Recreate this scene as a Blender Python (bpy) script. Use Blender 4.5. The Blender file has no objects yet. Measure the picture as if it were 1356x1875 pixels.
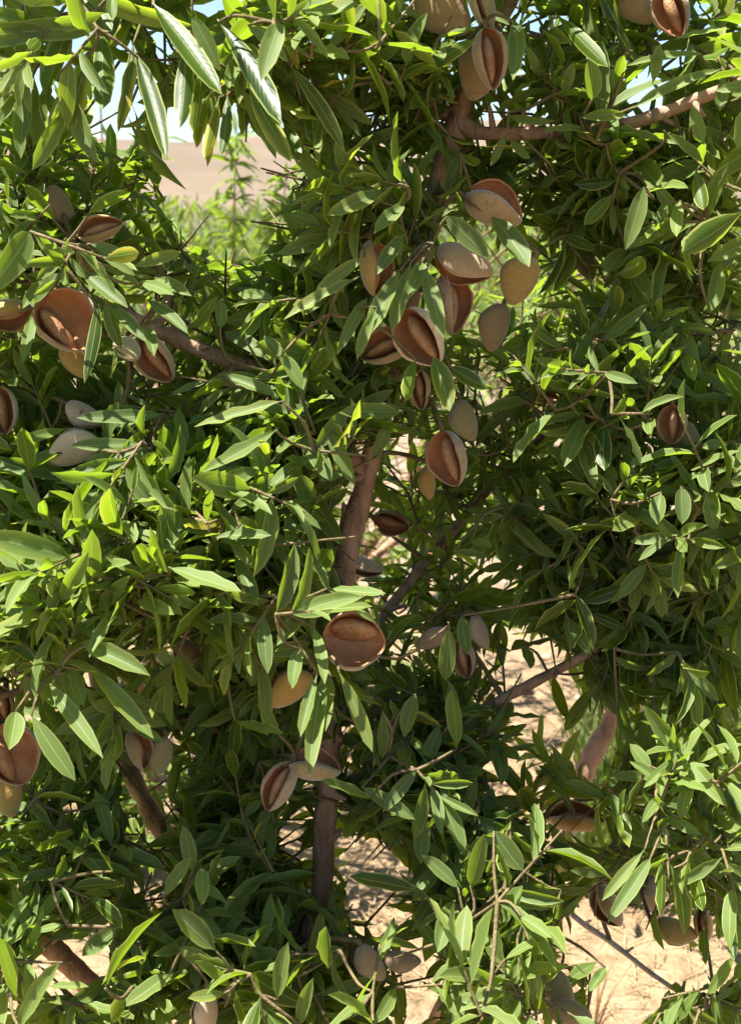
import bpy, math, random
import numpy as np
from mathutils import Vector, Matrix

random.seed(11); R = random.Random(5)
C = bpy.context.scene
COL = C.collection

# ------------------------------------------------------------------ camera, sky, sun
CAM = Vector((0.0, 0.0, 1.35)); PITCH = math.radians(12.0); FPX = 2400.0; W0, H0 = 1356.0, 1875.0
FWD = Vector((0, math.cos(PITCH), -math.sin(PITCH))); RT = Vector((1, 0, 0)); UP = Vector((0, math.sin(PITCH), math.cos(PITCH)))
cam = bpy.data.cameras.new("camera"); camo = bpy.data.objects.new("camera", cam); COL.objects.link(camo)
camo.location = CAM; camo.rotation_euler = (math.radians(90) - PITCH, 0, 0)
cam.sensor_fit = 'VERTICAL'; cam.sensor_height = 24; cam.lens = 24 * FPX / H0
cam.clip_start = 0.02; cam.clip_end = 3000
cam.dof.use_dof = True; cam.dof.focus_distance = 1.02; cam.dof.aperture_fstop = 10.0
C.camera = camo
SUN_DIR = Vector((-0.34, -0.10, 0.93)).normalized()          # towards the sun
elev = math.asin(SUN_DIR.z); az = math.atan2(SUN_DIR.x, SUN_DIR.y)
w = bpy.data.worlds.new("World"); C.world = w; w.use_nodes = True
nt = w.node_tree; nt.nodes.clear()
sky = nt.nodes.new('ShaderNodeTexSky'); sky.sky_type = 'NISHITA'; sky.sun_disc = False
sky.sun_elevation = elev; sky.sun_rotation = az; sky.air_density = 1.0; sky.dust_density = .7; sky.ozone_density = 2.0
bg = nt.nodes.new('ShaderNodeBackground'); bg.inputs[1].default_value = 0.058
wo = nt.nodes.new('ShaderNodeOutputWorld')
hs = nt.nodes.new('ShaderNodeHueSaturation'); hs.inputs['Saturation'].default_value = 1.0
nt.links.new(sky.outputs[0], hs.inputs['Color']); nt.links.new(hs.outputs[0], bg.inputs[0]); nt.links.new(bg.outputs[0], wo.inputs[0])
sl = bpy.data.lights.new("sun", 'SUN'); sl.energy = 5.0; sl.angle = math.radians(0.53); sl.color = (1.0, 0.95, 0.86)
so = bpy.data.objects.new("sun", sl); COL.objects.link(so)
so.rotation_euler = (-SUN_DIR).to_track_quat('-Z', 'Y').to_euler()
C.view_settings.view_transform = 'Standard'; C.view_settings.look = 'None'
C.view_settings.exposure = 2.0; C.view_settings.gamma = 1.0
C.cycles.use_denoising = True
C.cycles.max_bounces = 10; C.cycles.diffuse_bounces = 5; C.cycles.transmission_bounces = 6

def P(x, y, d):
    return CAM + d * (FWD + (x - W0 / 2) / FPX * RT - (y - H0 / 2) / FPX * UP)
def proj(p):
    v = p - CAM; d = v.dot(FWD)
    return (W0 / 2 + v.dot(RT) / d * FPX, H0 / 2 - v.dot(UP) / d * FPX, d)
def imgdir(deg):
    a = math.radians(deg); return RT * math.cos(a) - UP * math.sin(a)

# ------------------------------------------------------------------ node helpers
class N:
    def __init__(s, name):
        s.m = bpy.data.materials.new(name); s.m.use_nodes = True
        s.t = s.m.node_tree; s.t.nodes.clear(); s.out = s.new('ShaderNodeOutputMaterial')
    def new(s, kind, **kw):
        n = s.t.nodes.new(kind)
        for k, v in kw.items(): setattr(n, k, v)
        return n
    def link(s, a, b): s.t.links.new(a, b)
    def setin(s, n, i, v):
        if hasattr(v, 'is_output'): s.link(v, n.inputs[i])
        else: n.inputs[i].default_value = v
    def math(s, op, a, b=0.0, c=0.0):
        n = s.new('ShaderNodeMath', operation=op)
        s.setin(n, 0, a); s.setin(n, 1, b); s.setin(n, 2, c)
        return n.outputs[0]
    def mix(s, f, a, b):
        n = s.new('ShaderNodeMix', data_type='RGBA')
        s.setin(n, 0, f); s.setin(n, 6, a if hasattr(a, 'is_output') else (*a, 1)); s.setin(n, 7, b if hasattr(b, 'is_output') else (*b, 1))
        return n.outputs[2]
    def ss(s, x, a, b):
        n = s.new('ShaderNodeMapRange', interpolation_type='SMOOTHSTEP')
        s.setin(n, 0, x); s.setin(n, 1, a); s.setin(n, 2, b)
        return n.outputs[0]
    def noise(s, scale, detail=3, rough=.55, vec=None, coord='Object'):
        n = s.new('ShaderNodeTexNoise'); n.inputs['Scale'].default_value = scale
        n.inputs['Detail'].default_value = detail; n.inputs['Roughness'].default_value = rough
        if vec is None:
            tc = s.new('ShaderNodeTexCoord'); vec = tc.outputs[coord]
        s.link(vec, n.inputs['Vector'])
        return n.outputs[0]
    def bump(s, h, strength, dist):
        n = s.new('ShaderNodeBump'); n.inputs['Strength'].default_value = strength; n.inputs['Distance'].default_value = dist
        s.link(h, n.inputs['Height']); return n.outputs[0]
    def bsdf(s, col, rough, spec=.3, normal=None, sheen=0):
        b = s.new('ShaderNodeBsdfPrincipled')
        s.setin(b, 'Base Color', col if hasattr(col, 'is_output') else (*col, 1)); s.setin(b, 'Roughness', rough)
        b.inputs['Specular IOR Level'].default_value = spec
        if sheen: b.inputs['Sheen Weight'].default_value = sheen; b.inputs['Sheen Roughness'].default_value = .5
        if normal is not None: s.link(normal, b.inputs['Normal'])
        return b.outputs[0]
    def done(s, sh): s.link(sh, s.out.inputs[0]); return s.m

def leaf_material(name, dark, light, under):
    n = N(name)
    at = n.new('ShaderNodeAttribute', attribute_name='tint'); sp = n.new('ShaderNodeSeparateColor'); n.link(at.outputs[0], sp.inputs[0])
    t, yel, rnd = sp.outputs
    uv = n.new('ShaderNodeUVMap', uv_map='leaf'); su = n.new('ShaderNodeSeparateXYZ'); n.link(uv.outputs[0], su.inputs[0])
    u, v = su.outputs[0], su.outputs[1]
    au = n.math('ABSOLUTE', n.math('SUBTRACT', u, .5))                         # 0 midrib .. 0.5 margin
    rib = n.math('SUBTRACT', 1.0, n.ss(au, .010, .034))
    # side veins sweeping towards the tip
    ph = n.math('MULTIPLY', n.math('SUBTRACT', v, n.math('MULTIPLY', au, .34)), 95.0)
    vein = n.ss(n.math('SINE', ph), .72, 1.0)
    ns = n.noise(38, 3)
    ns2 = n.noise(160, 2)
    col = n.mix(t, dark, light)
    col = n.mix(n.math('MULTIPLY', n.ss(ns, .35, .7), .35), col, n.mix(.5, col, light))
    col = n.mix(n.math('MULTIPLY', vein, .16), col, (.16, .22, .06))
    # yellowing from the margin and tip, a few rusty spots
    edge = n.math('ADD', n.math('MULTIPLY', au, 1.3), n.math('MULTIPLY', v, .35))
    yf = n.math('MULTIPLY', n.ss(n.math('ADD', edge, n.math('MULTIPLY', ns, .5)), .55, 1.1), yel)
    yf = n.math('MINIMUM', n.math('MULTIPLY', yf, 1.8), 1.0)
    col = n.mix(yf, col, (.42, .36, .035))
    spot = n.math('MULTIPLY', n.ss(ns2, .58, .66), n.math('MULTIPLY', yel, .8))
    col = n.mix(spot, col, (.30, .12, .03))
    mar = n.math('MULTIPLY', n.ss(au, .40, .46), .8)
    col = n.mix(mar, col, (.36, .40, .12))
    col = n.mix(n.math('MULTIPLY', rib, .6), col, (.36, .42, .15))
    geo = n.new('ShaderNodeNewGeometry')
    ucol = n.mix(.62, col, under)
    ucol = n.mix(n.math('MULTIPLY', rib, .5), ucol, (.34, .38, .2))
    col2 = n.mix(geo.outputs['Backfacing'], col, ucol)
    h = n.math('ADD', n.math('MULTIPLY', vein, .5), n.math('MULTIPLY', ns2, .4))
    bp = n.bump(h, .25, .0006)
    rough = n.math('ADD', n.math('MULTIPLY', geo.outputs['Backfacing'], .22), n.math('ADD', .34, n.math('MULTIPLY', rnd, .14)))
    b = n.bsdf(col2, rough, .40, bp)
    tr = n.new('ShaderNodeBsdfTranslucent')
    tcol = n.mix(.6, col, (.33, .49, .014))
    n.link(tcol, tr.inputs[0])
    mx = n.new('ShaderNodeMixShader'); mx.inputs[0].default_value = .46
    n.link(b, mx.inputs[1]); n.link(tr.outputs[0], mx.inputs[2])
    return n.done(mx.outputs[0])

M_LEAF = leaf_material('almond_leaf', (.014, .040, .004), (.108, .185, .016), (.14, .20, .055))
M_BACKLEAF = leaf_material('far_leaf', (.028, .070, .007), (.11, .21, .018), (.14, .21, .055))

M_WEED = leaf_material('weed_leaf', (.030, .052, .014), (.068, .10, .034), (.09, .12, .05))
def bark_material(name, c1, c2, c3):
    n = N(name)
    tc = n.new('ShaderNodeTexCoord')
    mp = n.new('ShaderNodeMapping'); mp.inputs['Scale'].default_value = (1, 1, .35); n.link(tc.outputs['Object'], mp.inputs[0])
    a = n.noise(70, 5, .6, mp.outputs[0]); b = n.noise(18, 3, .5); c = n.noise(260, 3, .6)
    col = n.mix(n.ss(a, .32, .68), c1, c2); col = n.mix(n.ss(b, .5, .75), col, c3)
    len_ = n.ss(c, .61, .68); col = n.mix(n.math('MULTIPLY', len_, .6), col, (.06, .04, .03))
    vo = n.new('ShaderNodeTexVoronoi', feature='DISTANCE_TO_EDGE'); vo.inputs['Scale'].default_value = 95; n.link(mp.outputs[0], vo.inputs['Vector'])
    crk = n.math('SUBTRACT', 1.0, n.ss(vo.outputs[0], .0, .07)); col = n.mix(n.math('MULTIPLY', n.math('MULTIPLY', crk, n.ss(b, .5, .65)), .25), col, (.05, .03, .022))
    h = n.math('SUBTRACT', n.math('ADD', a, n.math('MULTIPLY', c, .5)), n.math('MULTIPLY', crk, .12))
    return n.done(n.bsdf(col, .82, .2, n.bump(h, 1.0, .0025)))
M_BARK = bark_material('bark', (.22, .125, .08), (.38, .235, .155), (.40, .295, .21))
M_TWIG = bark_material('twig_bark', (.10, .075, .035), (.17, .13, .065), (.14, .13, .05))
M_PALETWIG = bark_material('pale_twig_bark', (.34, .26, .20), (.44, .36, .29), (.5, .43, .36))

def hull_material(name, c, c2):
    n = N(name)
    a = n.noise(34, 4, .6); b = n.noise(700, 2, .5); d = n.noise(120, 3)
    oi = n.new('ShaderNodeObjectInfo')
    col = n.mix(n.ss(a, .3, .72), c, c2)
    blot = n.noise(75, 5, .7); col = n.mix(n.math('MULTIPLY', n.ss(blot, .52, .66), .55), col, (c[0] * .55, c[1] * .45, c[2] * .42))
    col = n.mix(n.math('MULTIPLY', n.ss(d, .66, .72), .6), col, (.10, .055, .03))
    hv = n.new('ShaderNodeHueSaturation'); n.link(col, hv.inputs['Color'])
    n.link(n.math('ADD', .86, n.math('MULTIPLY', oi.outputs['Random'], .28)), hv.inputs['Value'])
    h = n.math('ADD', n.math('MULTIPLY', b, .4), d)
    return n.done(n.bsdf(hv.outputs[0], .85, .15, n.bump(n.math('ADD', h, n.math('MULTIPLY', blot, 2.0)), .5, .0012), .6))
HULL = {
    't': hull_material('hull_tan', (.25, .168, .075), (.34, .24, .12)),
    'm': hull_material('hull_mauve', (.27, .18, .10), (.35, .25, .15)),
    'y': hull_material('hull_yellow', (.32, .195, .05), (.39, .26, .085)),
    'g': hull_material('hull_green', (.23, .195, .09), (.30, .25, .13)),
    'p': hull_material('hull_pale', (.42, .31, .20), (.52, .41, .28)),
}
def inner_material():
    n = N('hull_inside'); a = n.noise(45, 4, .6); b = n.noise(300, 3)
    tc = n.new('ShaderNodeTexCoord')
    mp = n.new('ShaderNodeMapping'); mp.inputs['Scale'].default_value = (260, 260, 22); n.link(tc.outputs['Object'], mp.inputs[0])
    fib = n.noise(1, 3, .6, mp.outputs[0])
    col = n.mix(n.ss(a, .3, .7), (.25, .10, .038), (.44, .205, .085)); col = n.mix(n.math('MULTIPLY', fib, .5), col, (.42, .2, .11))
    return n.done(n.bsdf(col, .62, .3, n.bump(n.math('ADD', n.math('MULTIPLY', b, .4), fib), .55, .0008)))
def rim_material():
    n = N('hull_rim'); a = n.noise(120, 3)
    return n.done(n.bsdf(n.mix(a, (.27, .16, .085), (.42, .28, .165)), .8, .2, n.bump(a, .4, .0006)))
def shell_material():
    n = N('nut_shell'); a = n.noise(60, 4, .6); v = n.new('ShaderNodeTexVoronoi'); v.inputs['Scale'].default_value = 330
    tc = n.new('ShaderNodeTexCoord'); n.link(tc.outputs['Object'], v.inputs['Vector'])
    pit = n.ss(v.outputs[0], .1, .3)
    col = n.mix(n.ss(a, .3, .7), (.23, .11, .05), (.40, .225, .12)); col = n.mix(n.math('MULTIPLY', n.math('SUBTRACT', 1.0, pit), .6), col, (.11, .05, .026))
    return n.done(n.bsdf(col, .6, .3, n.bump(n.math('ADD', pit, a), .6, .0009)))
M_INNER, M_RIM, M_SHELL = inner_material(), rim_material(), shell_material()

def soil_material():
    n = N('dry_soil'); a = n.noise(1.3, 5, .6); b = n.noise(26, 6, .65); c = n.noise(110, 4, .6)
    tc = n.new('ShaderNodeTexCoord'); sx = n.new('ShaderNodeSeparateXYZ'); n.link(tc.outputs['Object'], sx.inputs[0])
    red = n.ss(sx.outputs[1], 3.2, 6.5)                                      # straw litter under the tree, bare pinkish soil beyond
    straw = n.mix(n.ss(b, .3, .7), (.215, .145, .082), (.325, .235, .14)); bare = n.mix(n.ss(b, .3, .7), (.19, .135, .096), (.275, .205, .15))
    col = n.mix(red, straw, bare); col = n.mix(n.math('MULTIPLY', n.ss(a, .45, .7), .4), col, (.46, .32, .21))
    col = n.mix(n.math('MULTIPLY', n.ss(c, .55, .7), .3), col, (.28, .17, .10))
    return n.done(n.bsdf(col, .95, .1, n.bump(n.math('ADD', b, n.math('MULTIPLY', c, .6)), .8, .03)))
def hill_material():
    n = N('bare_hill'); a = n.noise(.02, 6, .6); b = n.noise(.16, 6, .65)
    col = n.mix(n.ss(a, .35, .65), (.118, .093, .069), (.143, .113, .084)); col = n.mix(n.math('MULTIPLY', n.ss(b, .52, .68), .4), col, (.16, .115, .085))
    return n.done(n.bsdf(col, 1.0, .05))
def plain(name, c1, c2, scale=40, rough=.9):
    n = N(name); a = n.noise(scale, 4); return n.done(n.bsdf(n.mix(n.ss(a, .3, .7), c1, c2), rough, .15, n.bump(a, .4, .004)))
M_SOIL, M_HILL = soil_material(), hill_material()
M_STRAW = plain('straw', (.20, .125, .06), (.48, .36, .21), 22)
M_CLOD = plain('clod', (.30, .19, .14), (.46, .33, .25), 30)
M_DRYWEED = plain('dry_weed', (.26, .15, .07), (.40, .25, .13), 20)

# ------------------------------------------------------------------ mesh accumulation
class MB:
    def __init__(s): s.v = []; s.f = []; s.mi = []; s.uv = []; s.tint = []; s.n = 0
    def add(s, verts, faces, mi=0, uv=None, tint=(.5, 0, .5)):
        verts = np.asarray(verts, dtype=np.float64); k = len(verts)
        faces = np.asarray(faces, dtype=np.int64)
        s.v.append(verts); s.f.append(faces + s.n); s.mi.append(np.full(len(faces), mi))
        s.uv.append(np.zeros((k, 2)) if uv is None else uv); s.tint.append(np.tile(np.array([*tint, 1.0]), (k, 1))); s.n += k
    def build(s, name, mats, parent=None, origin=None, smooth=True):
        v = np.concatenate(s.v); f = np.concatenate(s.f); mi = np.concatenate(s.mi)
        if origin is not None: v = v - np.array(origin)
        me = bpy.data.meshes.new(name)
        me.vertices.add(len(v)); me.vertices.foreach_set('co', v.ravel().astype(np.float32))
        me.loops.add(f.size); me.loops.foreach_set('vertex_index', f.ravel().astype(np.int32))
        me.polygons.add(len(f)); me.polygons.foreach_set('loop_start', np.arange(0, f.size, 4, dtype=np.int32))
        me.polygons.foreach_set('material_index', mi.astype(np.int32))
        me.polygons.foreach_set('use_smooth', np.full(len(f), smooth))
        uv = np.concatenate(s.uv); ul = me.uv_layers.new(name='leaf'); ul.data.foreach_set('uv', uv[f.ravel()].ravel().astype(np.float32))
        at = me.attributes.new('tint', 'FLOAT_COLOR', 'POINT'); at.data.foreach_set('color', np.concatenate(s.tint).ravel().astype(np.float32))
        for m in mats: me.materials.append(m)
        me.update(); me.validate()
        o = bpy.data.objects.new(name, me); COL.objects.link(o)
        if parent is not None: o.parent = parent
        if origin is not None: o.location = origin
        return o

def grid_faces(nr, nc, wrap=False):
    i = np.arange(nr - 1)[:, None]; j = np.arange(nc if wrap else nc - 1)[None, :]
    a = i * nc + j; b = i * nc + (j + 1) % nc; c = (i + 1) * nc + (j + 1) % nc; d = (i + 1) * nc + j
    return np.stack([a, b, c, d], -1).reshape(-1, 4)

NL = 9
_T = np.array([0, .06, .13, .24, .38, .54, .70, .85, 1.0]); _S = np.array([-1, -.55, 0, .55, 1.0])
_TB = (_T - .055) / .945
_PW = np.where(_TB > 0, np.clip(_TB, 0, 1) ** .60 * np.clip(1 - _TB, 0, 1) ** .66, 0); _PW /= _PW.max()
_PW = np.maximum(_PW, .055); _PW[-1] = .012
_LF = grid_faces(NL, 5)
_LUV = np.stack([np.tile((_S + 1) / 2, NL), np.repeat(_T, 5)], -1)
def leaf(mb, base, axis, nor, L, Wd, fold=.45, curl=.15, ripple=.03, tint=(.5, 0, .5), twist=0.0, rng=R):
    a = np.array(axis.normalized()); n = np.array(nor); n = n - a * n.dot(a); ln = np.linalg.norm(n)
    if ln < 1e-4: n = np.cross(a, [.3, .5, .8]); ln = np.linalg.norm(n)
    n /= ln; b = np.cross(n, a)
    t = _T[:, None]; s = _S[None, :]
    side = rng.uniform(-.12, .12)
    cen = np.array(base)[None, :] + a * (t * L) - n * (curl * L * t ** 2) + b * (side * L * t * t)
    g = rng.uniform(.82, 1.3); wv = (np.interp(_T ** g, _T, _PW) * Wd / 2)[:, None]
    ph = rng.uniform(0, 6.28)
    ang = twist * t
    bb = b[None, :] * np.cos(ang) + n[None, :] * np.sin(ang); nn = n[None, :] * np.cos(ang) - b[None, :] * np.sin(ang)
    off_b = s * wv * math.cos(fold); off_n = np.abs(s) ** 1.35 * wv * math.sin(fold) + ripple * L * np.sin(t * 17 + ph + s * .9) * np.abs(s) ** 2 * (wv / (Wd / 2))
    v = cen[:, None, :] + bb[:, None, :] * off_b[..., None] + nn[:, None, :] * off_n[..., None]
    mb.add(v.reshape(-1, 3), _LF, 0, _LUV, tint)

def catmull(pts, sub=6):
    out = []; n = len(pts)
    for i in range(n - 1):
        p0, p1, p2, p3 = pts[max(i - 1, 0)], pts[i], pts[i + 1], pts[min(i + 2, n - 1)]
        for k in range(sub):
            t = k / sub
            out.append(.5 * ((2 * p1) + (p2 - p0) * t + (2 * p0 - 5 * p1 + 4 * p2 - p3) * t * t + (3 * p1 - p0 - 3 * p2 + p3) * t ** 3))
    out.append(pts[-1]); return out
def tube(mb, pts, rad, seg=8, mi=0, rough=0.0, rng=R, sub=5, cap=True):
    arr = catmull([np.array([*p, r]) for p, r in zip(pts, rad)], sub) if sub > 1 else [np.array([*p, r]) for p, r in zip(pts, rad)]
    p = np.array([q[:3] for q in arr]); r = np.array([max(q[3], 1e-4) for q in arr]); n = len(p)
    tan = np.gradient(p, axis=0); tan /= np.linalg.norm(tan, axis=1)[:, None] + 1e-9
    ref = np.array([.3, .9, .2]) if abs(tan[0][1]) < .8 else np.array([1, 0, 0])
    rings = []
    x = np.cross(tan[0], ref); x /= np.linalg.norm(x)
    th = np.linspace(0, 2 * math.pi, seg, endpoint=False)
    ph = rng.uniform(0, 6)
    for i in range(n):
        x = x - tan[i] * x.dot(tan[i]); x /= np.linalg.norm(x) + 1e-9; y = np.cross(tan[i], x)
        rr = r[i] * (1 + rough * (np.sin(th * 2 + i * .7 + ph) * .5 + np.sin(th * 3 - i * 1.1) * .3 + rng.uniform(-.5, .5)))
        rings.append(p[i] + np.outer(np.cos(th) * rr, x) + np.outer(np.sin(th) * rr, y))
    if cap: rings.append(np.tile(p[-1] + tan[-1] * r[-1] * .5, (seg, 1)))
    v = np.concatenate(rings); mb.add(v, grid_faces(len(rings), seg, True), mi)

def empty(name, loc, label=None, cat=None, group=None):
    o = bpy.data.objects.new(name, None); COL.objects.link(o); o.location = loc; o.empty_display_size = .05
    if label: o['label'] = label; o['category'] = cat
    if group: o['group'] = group
    return o
def relparent(o, p):
    o.parent = p; o.location = o.location - p.location if p.type == 'EMPTY' else o.location
bpy.context.view_layer.update()

# ------------------------------------------------------------------ setting: ground, hill, straw
rn = np.random.default_rng(3)
def gz(x, y):
    x = np.asarray(x, float); y = np.asarray(y, float)
    near = np.exp(-np.hypot(x, y) / 30)
    return (.02 * np.sin(x * 1.7 + .5) * np.cos(y * 1.3) + .012 * np.sin(x * 6 + y * 4.1) + .009 * np.sin(x * 13 - y * 11)) * near
def ring_axis(lo, hi, fine, far, n1, n2):
    return np.unique(np.concatenate([np.linspace(lo, hi, n1), np.sign(np.linspace(-1, 1, n2)) * fine * (far / fine) ** np.abs(np.linspace(-1, 1, n2))]))
gx = ring_axis(-3, 3, 3, 900, 121, 40); gy = np.unique(np.concatenate([np.linspace(-3, 7, 181), 7 * (900 / 7) ** np.linspace(0, 1, 24), -3 * (300 / 3) ** np.linspace(0, 1, 10)]))
X, Y = np.meshgrid(gx, gy, indexing='ij'); Z = gz(X, Y)
mb = MB(); mb.add(np.stack([X, Y, Z], -1).reshape(-1, 3), grid_faces(len(gx), len(gy))[:, ::-1]); 
go = mb.build('ground', [M_SOIL]); go['kind'] = 'structure'
hx = np.linspace(-420, 420, 120); hy = np.linspace(90, 520, 60); X, Y = np.meshgrid(hx, hy, indexing='ij')
s = np.clip((Y - 90) / 260, 0, 1); s = s * s * (3 - 2 * s)
Z = -1.5 + s * (27.0 + 2.0 * np.sin(X / 60 + .4) + 1.2 * np.sin(X / 23 + Y / 50)) + .5 * np.sin(X / 9 + Y / 14) * s
mb = MB(); mb.add(np.stack([X, Y, Z], -1).reshape(-1, 3), grid_faces(120, 60)[:, ::-1]); ho = mb.build('hill', [M_HILL]); ho['kind'] = 'structure'

mb = MB()
for i in range(9000):
    y = 1.2 + 3.6 * rn.random() ** 1.3; x = rn.uniform(-.42, .42) * y * 1.15
    a = rn.uniform(0, math.pi); L = rn.uniform(.02, .10); r = rn.uniform(.0007, .0017)
    z = float(gz(x, y)) + r + rn.uniform(0, .012)
    dv = Vector((math.cos(a), math.sin(a), rn.uniform(-.12, .2))) * L; mid = Vector((rn.normal() * .004, rn.normal() * .004, abs(rn.normal()) * .004))
    p0 = Vector((x, y, z)); tube(mb, [p0, p0 + dv * .5 + mid, p0 + dv], [r, r, r * .8], 3, 0, sub=1, cap=False)
o = mb.build('straw', [M_STRAW]); o['kind'] = 'stuff'
mb = MB(); ico = []
lat = np.linspace(0, math.pi, 6); lon = np.linspace(0, 2 * math.pi, 8, endpoint=False)
sph = np.stack([np.outer(np.sin(lat), np.cos(lon)), np.outer(np.sin(lat), np.sin(lon)), np.outer(np.cos(lat), np.ones(8))], -1)
for i in range(900):
    y = 3.0 + 14 * rn.random() ** 1.6; x = rn.uniform(-.42, .42) * y * 1.2; r = rn.uniform(.005, .018) * (1 + (rn.random() < .06) * 1.2)
    v = sph * (1 + rn.uniform(-.25, .25, sph.shape[:2])[..., None]) * r * np.array([1, rn.uniform(.7, 1.3), rn.uniform(.5, .8)]); v[0] = v[0].mean(0); v[-1] = v[-1].mean(0)
    v = v + np.array([x, y, float(gz(x, y)) + r * .25]); mb.add(v.reshape(-1, 3), grid_faces(6, 8, True))
o = mb.build('soil_clods', [M_CLOD]); o['kind'] = 'stuff'

# ------------------------------------------------------------------ main tree: limbs (x, y, depth, width in photo pixels)
K = P(600, 2080, 1.25)
LIMBS = {
 'leader': [(600,2080,1.25,80),(592,1850,1.17,66),(590,1690,1.12,56),(592,1550,1.11,54),(600,1430,1.10,52),(608,1290,1.10,54),(620,1120,1.10,54),(640,990,1.10,56),(672,870,1.09,50),(700,745,1.08,46),(735,600,1.08,50),(776,450,1.08,50),(808,310,1.07,54),(845,205,1.06,58),(872,110,1.06,48),(930,0,1.06,44),(985,-130,1.05,38),(1010,-300,1.03,28),(1000,-520,1.0,16)],
 'right_high': [(838,222,1.06,46),(880,243,1.05,34),(960,244,1.04,30),(1050,240,1.03,28),(1150,226,1.02,29),(1230,200,1.01,30),(1310,168,1.0,26),(1420,125,.98,22),(1560,60,.96,14)],
 'left_high': [(842,215,1.07,40),(770,196,1.06,28),(700,184,1.05,26),(620,175,1.03,25),(540,152,1.0,24),(450,125,.97,22),(360,72,.95,20),(240,12,.94,16),(100,-50,.94,12),(-60,-80,.95,8)],
 'left_mid': [(668,880,1.09,44),(620,800,1.08,36),(560,735,1.07,34),(500,688,1.06,34),(420,662,1.05,35),(330,625,1.04,36),(250,588,1.03,34),(160,548,1.02,30),(60,515,1.01,26),(-80,490,1.0,18)],
 'left_upper': [(330,625,1.06,26),(300,520,1.12,22),(260,410,1.14,20),(200,350,1.13,20),(140,300,1.12,19),(60,252,1.11,17),(0,225,1.1,15),(-110,180,1.1,10)],
 'right_diagonal': [(614,1270,1.11,36),(650,1215,1.14,30),(700,1130,1.17,28),(770,1040,1.2,28),(830,970,1.22,27),(900,890,1.23,25),(960,830,1.23,23),(1040,758,1.22,22),(1150,672,1.2,18),(1220,622,1.18,16),(1320,606,1.16,13),(1450,590,1.15,9)],
 'right_low': [(596,1470,1.12,36),(700,1390,1.15,30),(790,1340,1.16,29),(880,1300,1.15,28),(960,1258,1.14,28),(1050,1210,1.13,26),(1150,1150,1.12,23),(1250,1080,1.11,20),(1356,1000,1.1,14),(1450,960,1.1,8)],
 'right_back': [(600,2080,1.25,80),(760,1960,1.34,72),(900,1800,1.42,66),(980,1660,1.46,62),(1020,1560,1.48,58),(1055,1450,1.5,58),(1090,1370,1.5,62),(1122,1310,1.5,52),(1150,1180,1.48,44),(1190,1000,1.45,40),(1205,870,1.42,38),(1225,760,1.4,28),(1250,600,1.36,20),(1280,400,1.3,14)],
 'right_spur': [(1020,1580,1.46,30),(1060,1572,1.42,28),(1110,1558,1.38,24),(1180,1545,1.32,18),(1250,1560,1.25,13),(1350,1580,1.2,8)],
 'pale_twig': [(975,1630,1.42,22),(1020,1650,1.36,15),(1060,1686,1.32,14),(1110,1720,1.28,13),(1150,1750,1.24,12),(1195,1785,1.2,11),(1290,1850,1.14,8)],
 'left_back': [(600,2080,1.25,80),(540,1860,1.26,56),(470,1750,1.26,48),(420,1690,1.25,44),(360,1612,1.24,44),(310,1540,1.23,50),(270,1475,1.22,44),(230,1395,1.2,42),(195,1310,1.18,36),(165,1180,1.12,28),(150,960,1.12,22),(150,800,1.12,16)],
 'left_low': [(600,2080,1.25,84),(420,1990,1.2,90),(260,1890,1.14,92),(190,1830,1.12,88),(130,1768,1.1,82),(60,1705,1.08,78),(-30,1655,1.06,70),(-160,1600,1.04,50),(-300,1500,1.02,30)],
 'left_lit': [(165,1180,1.12,26),(90,1225,1.06,18),(40,1262,1.02,16),(-50,1290,1.0,12)],
 'left_rosette': [(90,1225,1.06,16),(125,1170,1.02,16),(150,1135,1.0,16),(200,1080,.98,13),(300,1035,.96,10)],
 'low_twig': [(610,1400,1.1,20),(520,1380,1.13,16),(430,1350,1.13,15),(340,1316,1.12,13),(240,1288,1.1,10)],
 'centre_spray': [(622,1110,1.1,22),(560,1060,1.05,18),(500,1010,1.02,14),(420,980,1.0,11),(370,960,.99,8)],
 'right_level': [(900,890,1.23,18),(960,960,1.18,15),(1030,1000,1.15,13),(1150,995,1.13,12),(1260,992,1.12,10),(1370,985,1.1,7)],
 'bottom_spray': [(420,1990,1.2,30),(440,1900,1.08,20),(470,1820,1.02,14),(520,1760,1.0,9)],
 'bottom_right_spray': [(760,1960,1.34,30),(800,1850,1.18,22),(860,1740,1.1,16),(900,1640,1.08,12),(890,1540,1.1,8)],
 'lit_right_spray': [(1055,1450,1.5,24),(1120,1455,1.35,18),(1190,1470,1.22,14),(1270,1480,1.14,11),(1370,1470,1.08,8)],
}
TREE = empty('almond_tree', (K.x, K.y, float(gz(K.x, K.y))), 'young leafy almond tree with reddish brown limbs filling the view, its hulls splitting open', 'tree')
limb_pts = {}; limb_obj = {}
LSAMP = []; LNAME = []
def put(o, parent, world_loc):
    o.parent = parent
    chain = Vector((0, 0, 0)); p = parent
    while p is not None: chain += p.location; p = p.parent
    o.location = Vector(world_loc) - chain
mb = MB()
tube(mb, [Vector((K.x + .02, K.y + .03, -.06)), Vector((K.x + .01, K.y + .02, .05)), Vector((K.x, K.y + .01, .2)), Vector((K.x, K.y, .36)), K + Vector((0, 0, .02))],
     [.060, .046, .040, .040, .044], 16, 0, .10)
trunk = mb.build('trunk', [M_BARK], None, (K.x, K.y, 0)); put(trunk, TREE, (K.x, K.y, 0))
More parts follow.
